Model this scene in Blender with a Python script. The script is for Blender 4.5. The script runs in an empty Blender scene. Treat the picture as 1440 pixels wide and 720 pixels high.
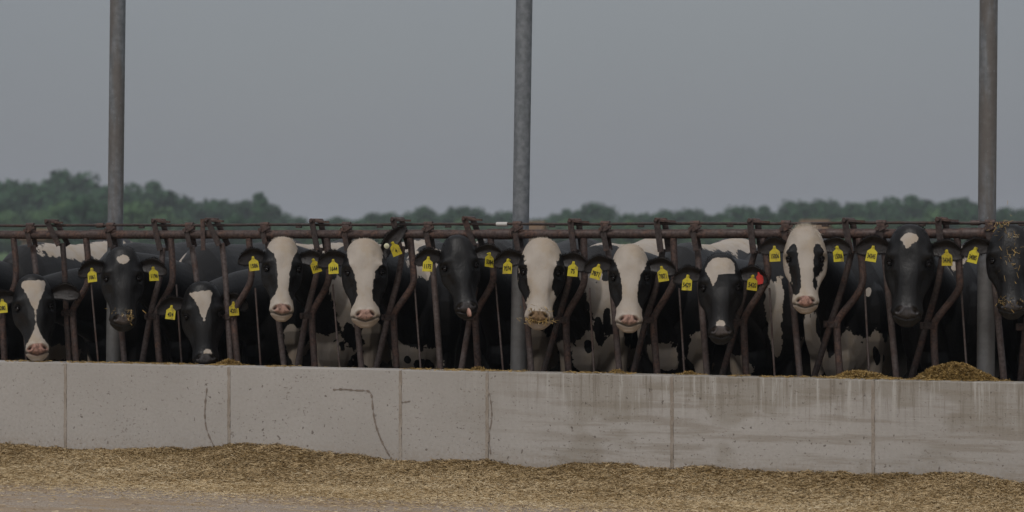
import bpy, math, random
import numpy as np
from mathutils import Vector, Matrix, Euler
rad = math.radians
scene = bpy.context.scene
COL = scene.collection
random.seed(7); rng = np.random.default_rng(7)

# ------------------------------------------------------------------ camera
FPX, DIST, CAMZ = 3440.0, 16.0, 1.57
TH = math.asin(.0703*DIST/3.05)
X0 = 14*DIST/FPX
RX, RY = math.cos(TH), math.sin(TH)
WX, WY = -math.sin(TH), math.cos(TH)
CAM = (-(X0*RX+DIST*WX), -(X0*RY+DIST*WY))
cd = bpy.data.cameras.new('camera'); cam = bpy.data.objects.new('camera', cd); COL.objects.link(cam)
cam.location = (CAM[0], CAM[1], CAMZ); cam.rotation_euler = (rad(90), 0, TH)
cd.sensor_width = 36; cd.lens = FPX/1440*36; cd.shift_y = -19/1440
cd.clip_start = .1; cd.clip_end = 9000
cd.dof.use_dof = True; cd.dof.focus_distance = 15.8; cd.dof.aperture_fstop = 2.5
scene.camera = cam

# ------------------------------------------------------------------ light: overcast
SUN_EL, SUN_AZ = rad(52), TH + rad(-20)
w = bpy.data.worlds.new('World'); scene.world = w; w.use_nodes = True
nt = w.node_tree; nt.nodes.clear()
def N(nt, typ, **kw):
    n = nt.nodes.new(typ)
    for k, v in kw.items():
        if k.startswith('_'): setattr(n, k[1:], v)
        else: n.inputs[k.replace('__', ' ')].default_value = v
    return n
L = lambda nt, a, b: nt.links.new(a, b)
out = N(nt, 'ShaderNodeOutputWorld'); addb = N(nt, 'ShaderNodeAddShader')
sky = N(nt, 'ShaderNodeTexSky', _sky_type='NISHITA', _sun_disc=False)
sky.sun_elevation = SUN_EL; sky.sun_rotation = rad(180)-SUN_AZ; sky.air_density = 1.0; sky.dust_density = 4
bg1 = N(nt, 'ShaderNodeBackground', Strength=.012); L(nt, sky.outputs[0], bg1.inputs[0])
tc = N(nt, 'ShaderNodeTexCoord'); sp = N(nt, 'ShaderNodeSeparateXYZ'); L(nt, tc.outputs['Generated'], sp.inputs[0])
mr = N(nt, 'ShaderNodeMapRange'); L(nt, sp.outputs['Z'], mr.inputs['Value'])
mr.inputs['From Min'].default_value = 0; mr.inputs['From Max'].default_value = .9
mr.inputs['To Min'].default_value = 0; mr.inputs['To Max'].default_value = 1
nz = N(nt, 'ShaderNodeTexNoise', Scale=3.0, Detail=3.0); L(nt, tc.outputs['Generated'], nz.inputs['Vector'])
ramp = N(nt, 'ShaderNodeValToRGB'); L(nt, mr.outputs[0], ramp.inputs[0])
ramp.color_ramp.elements[0].color = (.222, .232, .258, 1); ramp.color_ramp.elements[1].color = (.50, .50, .51, 1)
e = ramp.color_ramp.elements.new(.09); e.color = (.238, .252, .272, 1)
mulc = N(nt, 'ShaderNodeMix', _data_type='RGBA', _blend_type='MULTIPLY'); mulc.inputs[0].default_value = 1
r2 = N(nt, 'ShaderNodeValToRGB'); L(nt, nz.outputs[0], r2.inputs[0])
r2.color_ramp.elements[0].position = .3; r2.color_ramp.elements[0].color = (.94, .94, .97, 1)
r2.color_ramp.elements[1].position = .7; r2.color_ramp.elements[1].color = (1.03, 1.03, 1.01, 1)
L(nt, ramp.outputs[0], mulc.inputs[6]); L(nt, r2.outputs[0], mulc.inputs[7])
bg2 = N(nt, 'ShaderNodeBackground', Strength=.9); L(nt, mulc.outputs[2], bg2.inputs[0])
L(nt, bg1.outputs[0], addb.inputs[0]); L(nt, bg2.outputs[0], addb.inputs[1]); L(nt, addb.outputs[0], out.inputs[0])
sd = bpy.data.lights.new('sun', 'SUN'); sun = bpy.data.objects.new('sun', sd); COL.objects.link(sun)
sd.energy = 1.3; sd.angle = rad(14); sd.color = (1, .97, .93)
sun.rotation_euler = (rad(90)-SUN_EL, 0, SUN_AZ); sun.location = (0, 0, 30)
scene.view_settings.view_transform = 'Standard'; scene.view_settings.look = 'None'
scene.view_settings.exposure = 0; scene.view_settings.gamma = 1
scene.view_settings.use_curve_mapping = False

# ------------------------------------------------------------------ helpers
def P(px, py, v):
    """a measured point of the photograph on the upright plane y=v of the real place"""
    a = (px-720)/FPX; dx, dy = WX+a*RX, WY+a*RY
    s = (v-CAM[1])/dy
    return (CAM[0]+s*dx, v, CAMZ+s*(341-py)/FPX)
def tag(o, label=None, cat=None, group=None, kind=None):
    if label: o['label'] = label
    if cat: o['category'] = cat
    if group: o['group'] = group
    if kind: o['kind'] = kind
    return o
def empty(name, loc, label, cat, group=None, rz=0):
    o = bpy.data.objects.new(name, None); COL.objects.link(o)
    o.location = loc; o.rotation_euler = (0, 0, rz); o.empty_display_size = .2
    return tag(o, label, cat, group)
class MB:
    def __init__(s): s.v = []; s.f = []
    def add(s, vs, fs):
        b = len(s.v); s.v += [tuple(p) for p in vs]; s.f += [tuple(i+b for i in f) for f in fs]
    def box(s, lo, hi, bev=0):
        x0, y0, z0 = lo; x1, y1, z1 = hi
        if bev:
            b = bev; pts = []
            rings = []
            def ring(z, i):
                return [(x0+i, y0+b, z), (x0+b, y0+i, z), (x1-b, y0+i, z), (x1-i, y0+b, z), (x1-i, y1-b, z), (x1-b, y1-i, z), (x0+b, y1-i, z), (x0+i, y1-b, z)]
            rs = [ring(z0, b*.7), ring(z0+b*.7, 0), ring(z1-b*.7, 0), ring(z1, b*.7)]
            s.rings(rs); return
        s.add([(x0,y0,z0),(x1,y0,z0),(x1,y1,z0),(x0,y1,z0),(x0,y0,z1),(x1,y0,z1),(x1,y1,z1),(x0,y1,z1)],
              [(0,3,2,1),(4,5,6,7),(0,1,5,4),(1,2,6,5),(2,3,7,6),(3,0,4,7)])
    def rings(s, rs, cap=True):
        n = len(rs[0]); vs = [p for r in rs for p in r]; fs = []
        for k in range(len(rs)-1):
            for i in range(n):
                j = (i+1) % n; fs.append((k*n+i, k*n+j, (k+1)*n+j, (k+1)*n+i))
        if cap:
            fs.append(tuple(range(n))[::-1]); m = (len(rs)-1)*n; fs.append(tuple(m+i for i in range(n)))
        s.add(vs, fs)
    def tube(s, pts, r, n=12, flat=None):
        pts = [Vector(p) for p in pts]; rr = r if isinstance(r, (list, tuple)) else [r]*len(pts)
        up = None; rs = []
        for i, p in enumerate(pts):
            t = (pts[min(i+1, len(pts)-1)]-pts[max(i-1, 0)]).normalized()
            if up is None:
                up = Vector((0, 1, 0)) if abs(t.y) < .9 else Vector((1, 0, 0))
            a = t.cross(up).normalized(); b = a.cross(t).normalized(); up = b
            fa, fb = flat if flat else (1, 1)
            rs.append([p + a*rr[i]*fa*math.cos(2*math.pi*k/n) + b*rr[i]*fb*math.sin(2*math.pi*k/n) for k in range(n)])
        s.rings(rs)
    def bar(s, p0, p1, wd, th):
        """flat bar p0->p1, width across in the x/z plane, thickness along y"""
        p0, p1 = Vector(p0), Vector(p1); t = (p1-p0).normalized()
        y = Vector((0, 1, 0)); y = (y-t*y.dot(t)).normalized(); a = t.cross(y)
        q = lambda p: [p+a*wd/2+y*th/2, p-a*wd/2+y*th/2, p-a*wd/2-y*th/2, p+a*wd/2-y*th/2]
        s.rings([q(p0), q(p1)])
    def ball(s, c, r, n=10, m=8):
        r = r if isinstance(r, tuple) else (r, r, r); rs = []
        for i in range(1, m):
            ph = math.pi*i/m
            rs.append([(c[0]+r[0]*math.sin(ph)*math.cos(2*math.pi*k/n), c[1]+r[1]*math.sin(ph)*math.sin(2*math.pi*k/n), c[2]-r[2]*math.cos(ph)) for k in range(n)])
        s.rings(rs)
    def build(s, name, mat, parent=None, smooth=True, keep=None):
        org = Vector((0, 0, 0))
        if parent is not None:
            q = parent
            while q is not None: org += q.location; q = q.parent
        elif s.v:
            a = np.array(s.v); org = Vector(((a[:,0].min()+a[:,0].max())/2, (a[:,1].min()+a[:,1].max())/2, a[:,2].min()))
        me = bpy.data.meshes.new(name)
        me.from_pydata([(p[0]-org.x, p[1]-org.y, p[2]-org.z) for p in s.v], [], s.f); me.update()
        if smooth:
            me.polygons.foreach_set('use_smooth', [True]*len(me.polygons)); me.set_sharp_from_angle(angle=rad(42))
        o = bpy.data.objects.new(name, me); COL.objects.link(o)
        if mat: me.materials.append(mat)
        if parent is not None: o.parent = parent
        else: o.location = org
        return o
def smooth_path(pts, it=2):
    pts = [Vector(p) for p in pts]
    for _ in range(it):
        q = [pts[0]]
        for a, b in zip(pts[:-1], pts[1:]):
            q += [a*.75+b*.25, a*.25+b*.75]
        q.append(pts[-1]); pts = q
    return pts
def newmat(name, rough=.8, spec=.3):
    m = bpy.data.materials.new(name); m.use_nodes = True; nt = m.node_tree
    b = nt.nodes['Principled BSDF']; b.inputs['Roughness'].default_value = rough
    b.inputs['Specular IOR Level'].default_value = spec
    return m, nt, b
def mixc(nt, fac, a, b, blend='MIX'):
    m = nt.nodes.new('ShaderNodeMix'); m.data_type = 'RGBA'; m.blend_type = blend
    for i, x in ((0, fac), (6, a), (7, b)):
        if hasattr(x, 'links'): nt.links.new(x, m.inputs[i])
        elif i == 0: m.inputs[0].default_value = x
        else: m.inputs[i].default_value = (*x, 1)
    return m.outputs[2]
def noise(nt, scale, detail=4, mapping=None, rough=.55, coord='Object', loc=None):
    t = nt.nodes.new('ShaderNodeTexCoord'); n = nt.nodes.new('ShaderNodeTexNoise')
    n.inputs['Scale'].default_value = scale; n.inputs['Detail'].default_value = detail; n.inputs['Roughness'].default_value = rough
    mp = nt.nodes.new('ShaderNodeMapping'); nt.links.new(t.outputs[coord], mp.inputs[0])
    if mapping: mp.inputs['Scale'].default_value = mapping
    if loc: mp.inputs['Location'].default_value = loc
    nt.links.new(mp.outputs[0], n.inputs['Vector'])
    return n.outputs[0]
def ss(nt, x, a, b, lo=0., hi=1.):
    m = nt.nodes.new('ShaderNodeMapRange'); m.interpolation_type = 'SMOOTHSTEP'
    nt.links.new(x, m.inputs[0])
    for i, q in zip((1, 2, 3, 4), (a, b, lo, hi)): m.inputs[i].default_value = q
    return m.outputs[0]
def math_(nt, op, a, b=None, c=None):
    m = nt.nodes.new('ShaderNodeMath'); m.operation = op
    for i, x in enumerate((a, b, c)):
        if x is None: continue
        if hasattr(x, 'links'): nt.links.new(x, m.inputs[i])
        else: m.inputs[i].default_value = x
    return m.outputs[0]
def bump(nt, bs, h, strength, dist=.01):
    b = nt.nodes.new('ShaderNodeBump'); b.inputs['Strength'].default_value = strength; b.inputs['Distance'].default_value = dist
    nt.links.new(h, b.inputs['Height']); nt.links.new(b.outputs[0], bs.inputs['Normal'])

# ------------------------------------------------------------------ materials
def m_steel_rust(name, base, rust, amt, sc=14):
    m, nt, b = newmat(name, .68, .35)
    n1 = noise(nt, sc, 6); n2 = noise(nt, 60, 3)
    c = mixc(nt, ss(nt, n1, amt-.12, amt+.12), base, rust)
    c = mixc(nt, ss(nt, n2, .35, .7), c, (base[0]*.55, base[1]*.5, base[2]*.5))
    nt.links.new(c, b.inputs['Base Color'])
    nt.links.new(ss(nt, n1, .3, .7, .45, .8), b.inputs['Roughness']); b.inputs['Metallic'].default_value = .25
    bump(nt, b, n2, .4, .003); return m
RUST = m_steel_rust('rusty_steel', (.10, .074, .067), (.145, .086, .066), .54)
RUSTD = m_steel_rust('dark_worn_steel', (.070, .056, .052), (.105, .062, .048), .56)
WORN = m_steel_rust('grey_worn_steel', (.14, .115, .108), (.11, .068, .055), .55, 9)
def m_galv(name, lo, hi, amt):
    m, nt, b = newmat(name, .55, .4)
    n1 = noise(nt, 25, 5); n2 = noise(nt, 2.2, 4, (3, 3, .5)); n3 = noise(nt, 90, 2)
    c = mixc(nt, ss(nt, n1, .3, .7), (.165, .18, .195), (.25, .265, .285))
    rust = math_(nt, 'MULTIPLY', ss(nt, n2, lo, hi), amt)
    c = mixc(nt, rust, c, (.15, .125, .105))
    c = mixc(nt, ss(nt, n3, .66, .74), c, (.30, .31, .33))
    g_ = nt.nodes.new('ShaderNodeNewGeometry'); s_ = nt.nodes.new('ShaderNodeSeparateXYZ'); nt.links.new(g_.outputs['Position'], s_.inputs[0])
    c = mixc(nt, math_(nt, 'MULTIPLY', ss(nt, math_(nt, 'ADD', s_.outputs['Z'], math_(nt, 'MULTIPLY', n1, .5)), 1.95, 1.6), .6), c, (.13, .115, .10))
    nt.links.new(c, b.inputs['Base Color']); b.inputs['Metallic'].default_value = .35
    bump(nt, b, n1, .15, .002); return m
GALVS = [m_galv('weathered_steel_tan', .44, .60, .65), m_galv('galvanized_steel', .60, .75, .5), m_galv('weathered_steel_brown', .42, .56, .7)]; GALV = GALVS[1]
TAPE, _, _b = newmat('white_tape', .6); _b.inputs['Base Color'].default_value = (.55, .53, .5, 1)

def m_wall():
    m, nt, b = newmat('concrete_wall', .85, .25)
    t = nt.nodes.new('ShaderNodeTexCoord'); g = nt.nodes.new('ShaderNodeNewGeometry')
    sx = nt.nodes.new('ShaderNodeSeparateXYZ'); nt.links.new(g.outputs['Position'], sx.inputs[0])
    def pn(scale, detail, mp, loc=(0, 0, 0), rough=.55):
        n = nt.nodes.new('ShaderNodeTexNoise'); n.inputs['Scale'].default_value = scale; n.inputs['Detail'].default_value = detail; n.inputs['Roughness'].default_value = rough
        q = nt.nodes.new('ShaderNodeMapping'); q.inputs['Scale'].default_value = mp; q.inputs['Location'].default_value = loc
        nt.links.new(g.outputs['Position'], q.inputs[0]); nt.links.new(q.outputs[0], n.inputs['Vector']); return n.outputs[0]
    right = ss(nt, sx.outputs['X'], -.6, .9)
    big = pn(1.4, 5, (1, 1, 1)); fine = pn(45, 4, (1, 1, 1)); pit = pn(33, 2, (1, 1, 1), (3, 0, 1)); pit2 = pn(70, 1, (.8, 1, 1.2), (9, 0, 1))
    streak = pn(3.0, 5, (.55, 1, 7)); streak2 = pn(7.0, 5, (.4, 1, 9), (5, 5, 5), .65); drip = pn(11, 6, (2.6, 1, .12), (2, 0, 0), .75)
    patch = pn(2.0, 2, (1.2, 1, 1.6), (7, 1, 3))
    c = mixc(nt, ss(nt, big, .3, .7), (.395, .372, .348), (.455, .431, .406))
    c = mixc(nt, math_(nt, 'MULTIPLY', ss(nt, fine, .35, .7), .35), c, (.35, .32, .29))
    f = math_(nt, 'MULTIPLY', ss(nt, streak, .48, .62), math_(nt, 'MULTIPLY', right, .6))
    c = mixc(nt, f, c, (.29, .255, .215))
    f = math_(nt, 'MULTIPLY', ss(nt, streak2, .55, .66), math_(nt, 'MULTIPLY', right, .5))
    c = mixc(nt, f, c, (.47, .45, .42))
    # damp run-off below the coping, on the right half
    topz = ss(nt, sx.outputs['Z'], .36, .73)
    f = math_(nt, 'MULTIPLY', math_(nt, 'MULTIPLY', ss(nt, math_(nt, 'ADD', patch, math_(nt, 'MULTIPLY', topz, .2)), .56, .66), right), .5)
    c = mixc(nt, f, c, (.26, .23, .185))
    f = math_(nt, 'MULTIPLY', math_(nt, 'MULTIPLY', ss(nt, drip, .54, .64), topz), math_(nt, 'MULTIPLY', right, .85))
    c = mixc(nt, f, c, (.50, .48, .45))
    f = math_(nt, 'MULTIPLY', math_(nt, 'MULTIPLY', ss(nt, drip, .48, .38), topz), math_(nt, 'MULTIPLY', right, .8))
    c = mixc(nt, f, c, (.22, .19, .155))
    c = mixc(nt, math_(nt, 'MULTIPLY', ss(nt, math_(nt, 'ADD', pit, math_(nt, 'MULTIPLY', math_(nt, 'SUBTRACT', big, .5), .25)), .68, .73), .7), c, (.12, .10, .085))
    c = mixc(nt, math_(nt, 'MULTIPLY', ss(nt, math_(nt, 'ADD', pit2, math_(nt, 'MULTIPLY', math_(nt, 'SUBTRACT', patch, .5), .25)), .68, .74), .55), c, (.17, .14, .12))
    low = ss(nt, sx.outputs['Z'], .30, .12)
    c = mixc(nt, math_(nt, 'MULTIPLY', low, math_(nt, 'MULTIPLY', ss(nt, fine, .3, .6), .35)), c, (.33, .26, .19))
    nt.links.new(c, b.inputs['Base Color'])
    h = math_(nt, 'ADD', fine, math_(nt, 'MULTIPLY', ss(nt, pit, .67, .73), -1.5)); bump(nt, b, h, .35, .004)
    return m
WALL = m_wall()
def m_plain(name, col, col2, sc, rough=.9, bumpy=.4, dist=.01, mapping=None, coord='Object'):
    m, nt, b = newmat(name, rough, .2)
    n1 = noise(nt, sc, 6, mapping, coord=coord); n2 = noise(nt, sc*9, 3, mapping, coord=coord)
    c = mixc(nt, ss(nt, n1, .35, .65), col, col2)
    c = mixc(nt, math_(nt, 'MULTIPLY', ss(nt, n2, .4, .7), .4), c, tuple(x*.6 for x in col))
    nt.links.new(c, b.inputs['Base Color']); bump(nt, b, n2, bumpy, dist); return m
SEAM = m_plain('joint_mortar', (.39, .345, .30), (.29, .245, .20), 14, mapping=(1, 1, .6))
STAIN = m_plain('brown_stain', (.29, .245, .21), (.20, .165, .135), 40)
LOT = m_plain('lot_concrete', (.16, .14, .12), (.11, .09, .07), 2)
GRASS = m_plain('grass_field', (.075, .135, .05), (.10, .15, .055), .03, coord='Object')
SHEDW = m_plain('shed_boards', (.24, .19, .16), (.19, .145, .12), 3)
SHEDR = m_plain('shed_rust_roof', (.20, .125, .07), (.15, .105, .075), 3)
def m_road():
    m, nt, b = newmat('gravel_lane', .9, .2)
    n1 = noise(nt, 2.2, 6, (.35, 2.6, 1), .6); n2 = noise(nt, 70, 3); n3 = noise(nt, 160, 2); n4 = noise(nt, 3, 5, (.3, 4.5, 1), .6, loc=(4, 2, 0))
    c = mixc(nt, ss(nt, n2, .40, .60), (.26, .21, .165), (.43, .36, .295))
    c = mixc(nt, math_(nt, 'MULTIPLY', ss(nt, n3, .6, .75), .7), c, (.52, .46, .39))
    c = mixc(nt, math_(nt, 'MULTIPLY', ss(nt, n1, .44, .60), .8), c, (.34, .25, .165))
    c = mixc(nt, math_(nt, 'MULTIPLY', ss(nt, n4, .55, .70), .7), c, (.24, .175, .115))
    nt.links.new(c, b.inputs['Base Color']); bump(nt, b, n2, .8, .01); return m
ROAD = m_road()
def m_straw(name, cols):
    m, nt, b = newmat(name, .75, .25)
    a = nt.nodes.new('ShaderNodeAttribute'); a.attribute_name = 'tone'
    r = nt.nodes.new('ShaderNodeValToRGB'); nt.links.new(a.outputs['Fac'], r.inputs[0]); r.color_ramp.interpolation = 'LINEAR'
    els = r.color_ramp.elements
    els[0].position = 0; els[0].color = (*cols[0], 1); els[1].position = 1; els[1].color = (*cols[-1], 1)
    for i, c in enumerate(cols[1:-1]):
        e = els.new((i+1)/(len(cols)-1)); e.color = (*c, 1)
    n = noise(nt, 30, 4)
    nt.links.new(mixc(nt, math_(nt, 'MULTIPLY', ss(nt, n, .35, .65), .45), r.outputs[0], tuple(x*.55 for x in cols[1])), b.inputs['Base Color']); return m
STRAW = m_straw('ground_straw', [(.11, .068, .022), (.27, .175, .07), (.52, .385, .215), (.63, .49, .29), (.76, .64, .44)])
SILAGE = m_straw('silage_feed', [(.07, .042, .012), (.20, .125, .035), (.33, .21, .065), (.44, .29, .105), (.58, .44, .23)])

# ------------------------------------------------------------------ setting: ground sheets
def sheet(name, x0, x1, y0, y1, z, mat, nx=1, ny=1):
    mb = MB(); vs = [(x0+(x1-x0)*i/nx, y0+(y1-y0)*j/ny, z) for j in range(ny+1) for i in range(nx+1)]
    mb.add(vs, [(j*(nx+1)+i, j*(nx+1)+i+1, (j+1)*(nx+1)+i+1, (j+1)*(nx+1)+i) for j in range(ny) for i in range(nx)])
    return tag(mb.build(name, mat, smooth=False), kind='structure')
sheet('ground', -3500, 3500, -400, 6000, 0, GRASS)
sheet('lane', -60, 60, -22, -.40, .006, ROAD)
mb = MB(); mb.box((-60, .1, -.05), (60, 9, .1)); tag(mb.build('cow_lot', LOT, smooth=False), kind='structure')

# ------------------------------------------------------------------ feed bunk wall
HW = .742; VF = -.42; VB = -.22
wx = lambda px: P(px, 520, VF)[0]
bunk = empty('feed_bunk_wall', (0, VF, 0), 'long low pale concrete feed wall with vertical joints in front of the cows', 'wall')
joints = [-11.2, -8.6, -6.0] + [wx(p) for p in (92, 322, 563, 685, 945, 1228)] + [5.2, 7.6, 11.2]
for a, b_ in zip(joints[:-1], joints[1:]):
    mb = MB(); mb.box((a+.007, VF, 0), (b_-.007, VB, HW), .005); mb.build('wall_panel', WALL, bunk)
for j in joints[1:-1]:
    mb = MB(); rs = []
    zs = np.linspace(.01, HW-.004, 30)
    for z in zs:
        dw = .0085+.004*rng.random(); x = j+.002*rng.standard_normal()
        rs.append([(x-dw, VF-.002, z), (x+dw, VF-.002, z), (x+.006, VF+.03, z), (x-.006, VF+.03, z)])
    mb.rings(rs); mb.build('joint_seam', SEAM, bunk, smooth=False)
mb = MB(); mb.box((-11.2, VB, 0), (11.2, -.06, .69)); mb.build('bunk_floor', LOT, bunk, smooth=False)
mb = MB(); mb.box((-11.2, -.06, 0), (11.2, .098, .712)); mb.build('rear_curb', LOT, bunk, smooth=False)
def ribbon(pix, wd):
    pts = smooth_path([P(x, y, VF-.003) for x, y in pix], 3); mb = MB()
    n = len(pts); v = []; f = []
    for i, p in enumerate(pts):
        t = (pts[min(i+1, n-1)]-pts[max(i-1, 0)]).normalized(); a = Vector((t.z, 0, -t.x))
        k = wd*(.12+.88*abs(math.sin(i*1.3+math.sin(i*.9)*2.5))**1.5)*min(1, .25+i/4, .25+(n-1-i)/4)
        v += [p+a*k, p-a*k]
    f = [(2*i, 2*i+1, 2*i+3, 2*i+2) for i in range(n-1)]
    mb.add(v, f); mb.build('brown_stain', STAIN, bunk, smooth=False)
ribbon([(468, 548), (482, 547), (500, 549), (519, 549), (523, 556), (524, 575), (528, 598), (536, 620), (547, 640), (552, 648)], .0075)
ribbon([(291, 545), (288, 570), (288, 595), (293, 612), (303, 632)], .0075)
ribbon([(688, 552), (691, 570), (692, 590), (687, 612), (690, 640)], .006)
ribbon([(564, 566), (572, 565), (577, 564)], .006)
ribbon([(1323, 668), (1320, 662), (1321, 656)], .004)

# ------------------------------------------------------------------ steel posts
GP = 'galvanized posts standing in the headlock row'
for gi, (top, bot, lab) in enumerate((((166, -20), (160, 520), 'galvanized round steel post behind the black cow with small square star'),
                        ((737.5, -20), (729, 530), 'mottled grey round steel post left of the white faced cow with dirty nose'),
                        ((1390.5, -20), (1386, 545), 'thick rust stained steel post at right between two dark cows'))):
    a = Vector(P(bot[0], bot[1], .10)); b_ = Vector(P(top[0], top[1], .10)); t = (b_-a)
    lo = a + t*((-a.z+.05)/t.z); hi = a + t*((4.6-a.z)/t.z)
    root = empty('steel_post', (lo.x, lo.y, .1), lab, 'post', GP)
    mb = MB(); n = 24
    mb.tube([lo.lerp(hi, i/n) for i in range(n+1)], .055, 28); mb.build('pipe', GALVS[gi], root)
    mb = MB(); mb.tube([hi, hi+Vector((0, 0, .03))], .06, 20); mb.build('cap', GALV, root)
    mb = MB(); mb.box((lo.x-.12, lo.y-.1, .102), (lo.x+.12, lo.y+.1, .118)); mb.build('base_plate', GALV, root)

# ------------------------------------------------------------------ headlock panels (rails, bent pipes, straight pipes, pivot bars)
RAILZ, RODZ = 1.625, 1.690
bents = [[(19,335),(22,362),(23,390),(20,405),(5,436),(3,445),(7,520)], [(121,335),(124,362),(124,395),(121,405),(103,433),(102,442),(108,520)],
 [(240,335),(243,372),(243,395),(238,408),(220,438),(219,447),(225,520)], [(350,335),(354,380),(353,395),(347,408),(328,438),(328,447),(335,520)],
 [(460,335),(463,380),(463,392),(458,406),(440,436),(438,446),(443,525)], [(577,335),(582,385),(582,397),(577,408),(555,438),(553,448),(558,525)],
 [(690,335),(694,380),(694,394),(689,406),(670,437),(668,448),(673,530)], [(821,335),(822,382),(822,395),(818,408),(798,440),(795,452),(800,532)],
 [(947,335),(949,380),(949,392),(944,406),(921,442),(918,452),(925,535)], [(1073,335),(1080,375),(1080,390),(1073,405),(1048,443),(1045,455),(1050,540)],
 [(1208,335),(1214,386),(1213,400),(1206,415),(1179,447),(1176,458),(1182,540)], [(1346,335),(1350,390),(1350,404),(1343,416),(1316,449),(1312,460),(1317,545)],
 [(1482,335),(1488,390),(1486,404),(1479,418),(1450,450),(1447,462),(1452,548)], [(-96,335),(-92,390),(-93,404),(-112,436),(-110,520)]]
thins = [[(28,400),(38,520)],[(128,397),(139,520)],[(248,400),(256,520)],[(359,405),(367,520)],[(468,400),(478,522)],[(583,400),(592,525)],[(697,398),(708,528)],
 [(829,405),(836,535)],[(955,405),(963,535)],[(1082,405),(1090,540)],[(1216,405),(1223,540)],[(1352,409),(1361,545)]]
straights = [[(46,345),(51,383),(62,520)],[(159,345),(163,380),(176,520)],[(270,345),(277,393),(290,520)],[(376,340),(386,400),(400,520)],[(491,350),(497,400),(509,525)],
 [(606,348),(611,400),(620,528)],[(731,350),(737,400),(748,530)],[(855,350),(861,400),(872,535)],[(981,350),(986,420),(995,538)],[(1109,350),(1115,420),(1126,540)],
 [(1243,350),(1250,420),(1262,545)],[(1396,350),(1401,420),(1413,548)],[(-70,345),(-52,520)]]
#  pivot: lever top, lever bottom, pipe points
pivots = [((70,311),(87,345),[(88,342),(91,380),(93,440),(98,520)]), ((158,318),(159,350),None), ((220,310),(229,352),[(229,348),(227,385),(213,432),(198,520)]),
 ((295,309),(312,345),[(312,342),(317,385),(320,440),(325,520)]), ((442,310),(450,352),[(450,348),(446,385),(432,435),(417,522)]),
 ((556,308),(566,350),[(566,346),(562,385),(548,436),(527,527)]), ((656,307),(670,346),[(670,343),(672,385),(662,440),(647,530)]),
 ((805,310),(810,354),[(810,350),(802,390),(788,440),(761,534)]), ((926,309),(932,354),[(932,350),(925,400),(909,446),(888,536)]),
 ((1057,310),(1062,356),[(1062,352),(1053,385),(1038,448),(1012,540)]), ((1190,309),(1198,356),[(1198,352),(1188,394),(1169,452),(1141,542)]),
 ((1321,308),(1326,355),[(1326,352),(1321,394),(1303,456),(1278,545)]), ((1455,306),(1462,355),[(1462,352),(1456,394),(1442,456),(1434,548)]),
 ((-60,312),(-50,350),[(-50,346),(-52,385),(-62,440),(-80,520)])]
pivots = [p for p in pivots if p[2]]
edges = [-190, 150, 712, 1380, 1560]
plabs = ['rusty headlock panel at the left end, left of the first steel post', 'rusty headlock panel spanning between the left and middle steel posts',
         'rusty headlock panel spanning between the middle and right steel posts', 'rusty headlock panel at the right end, starting at the right steel post']
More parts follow.
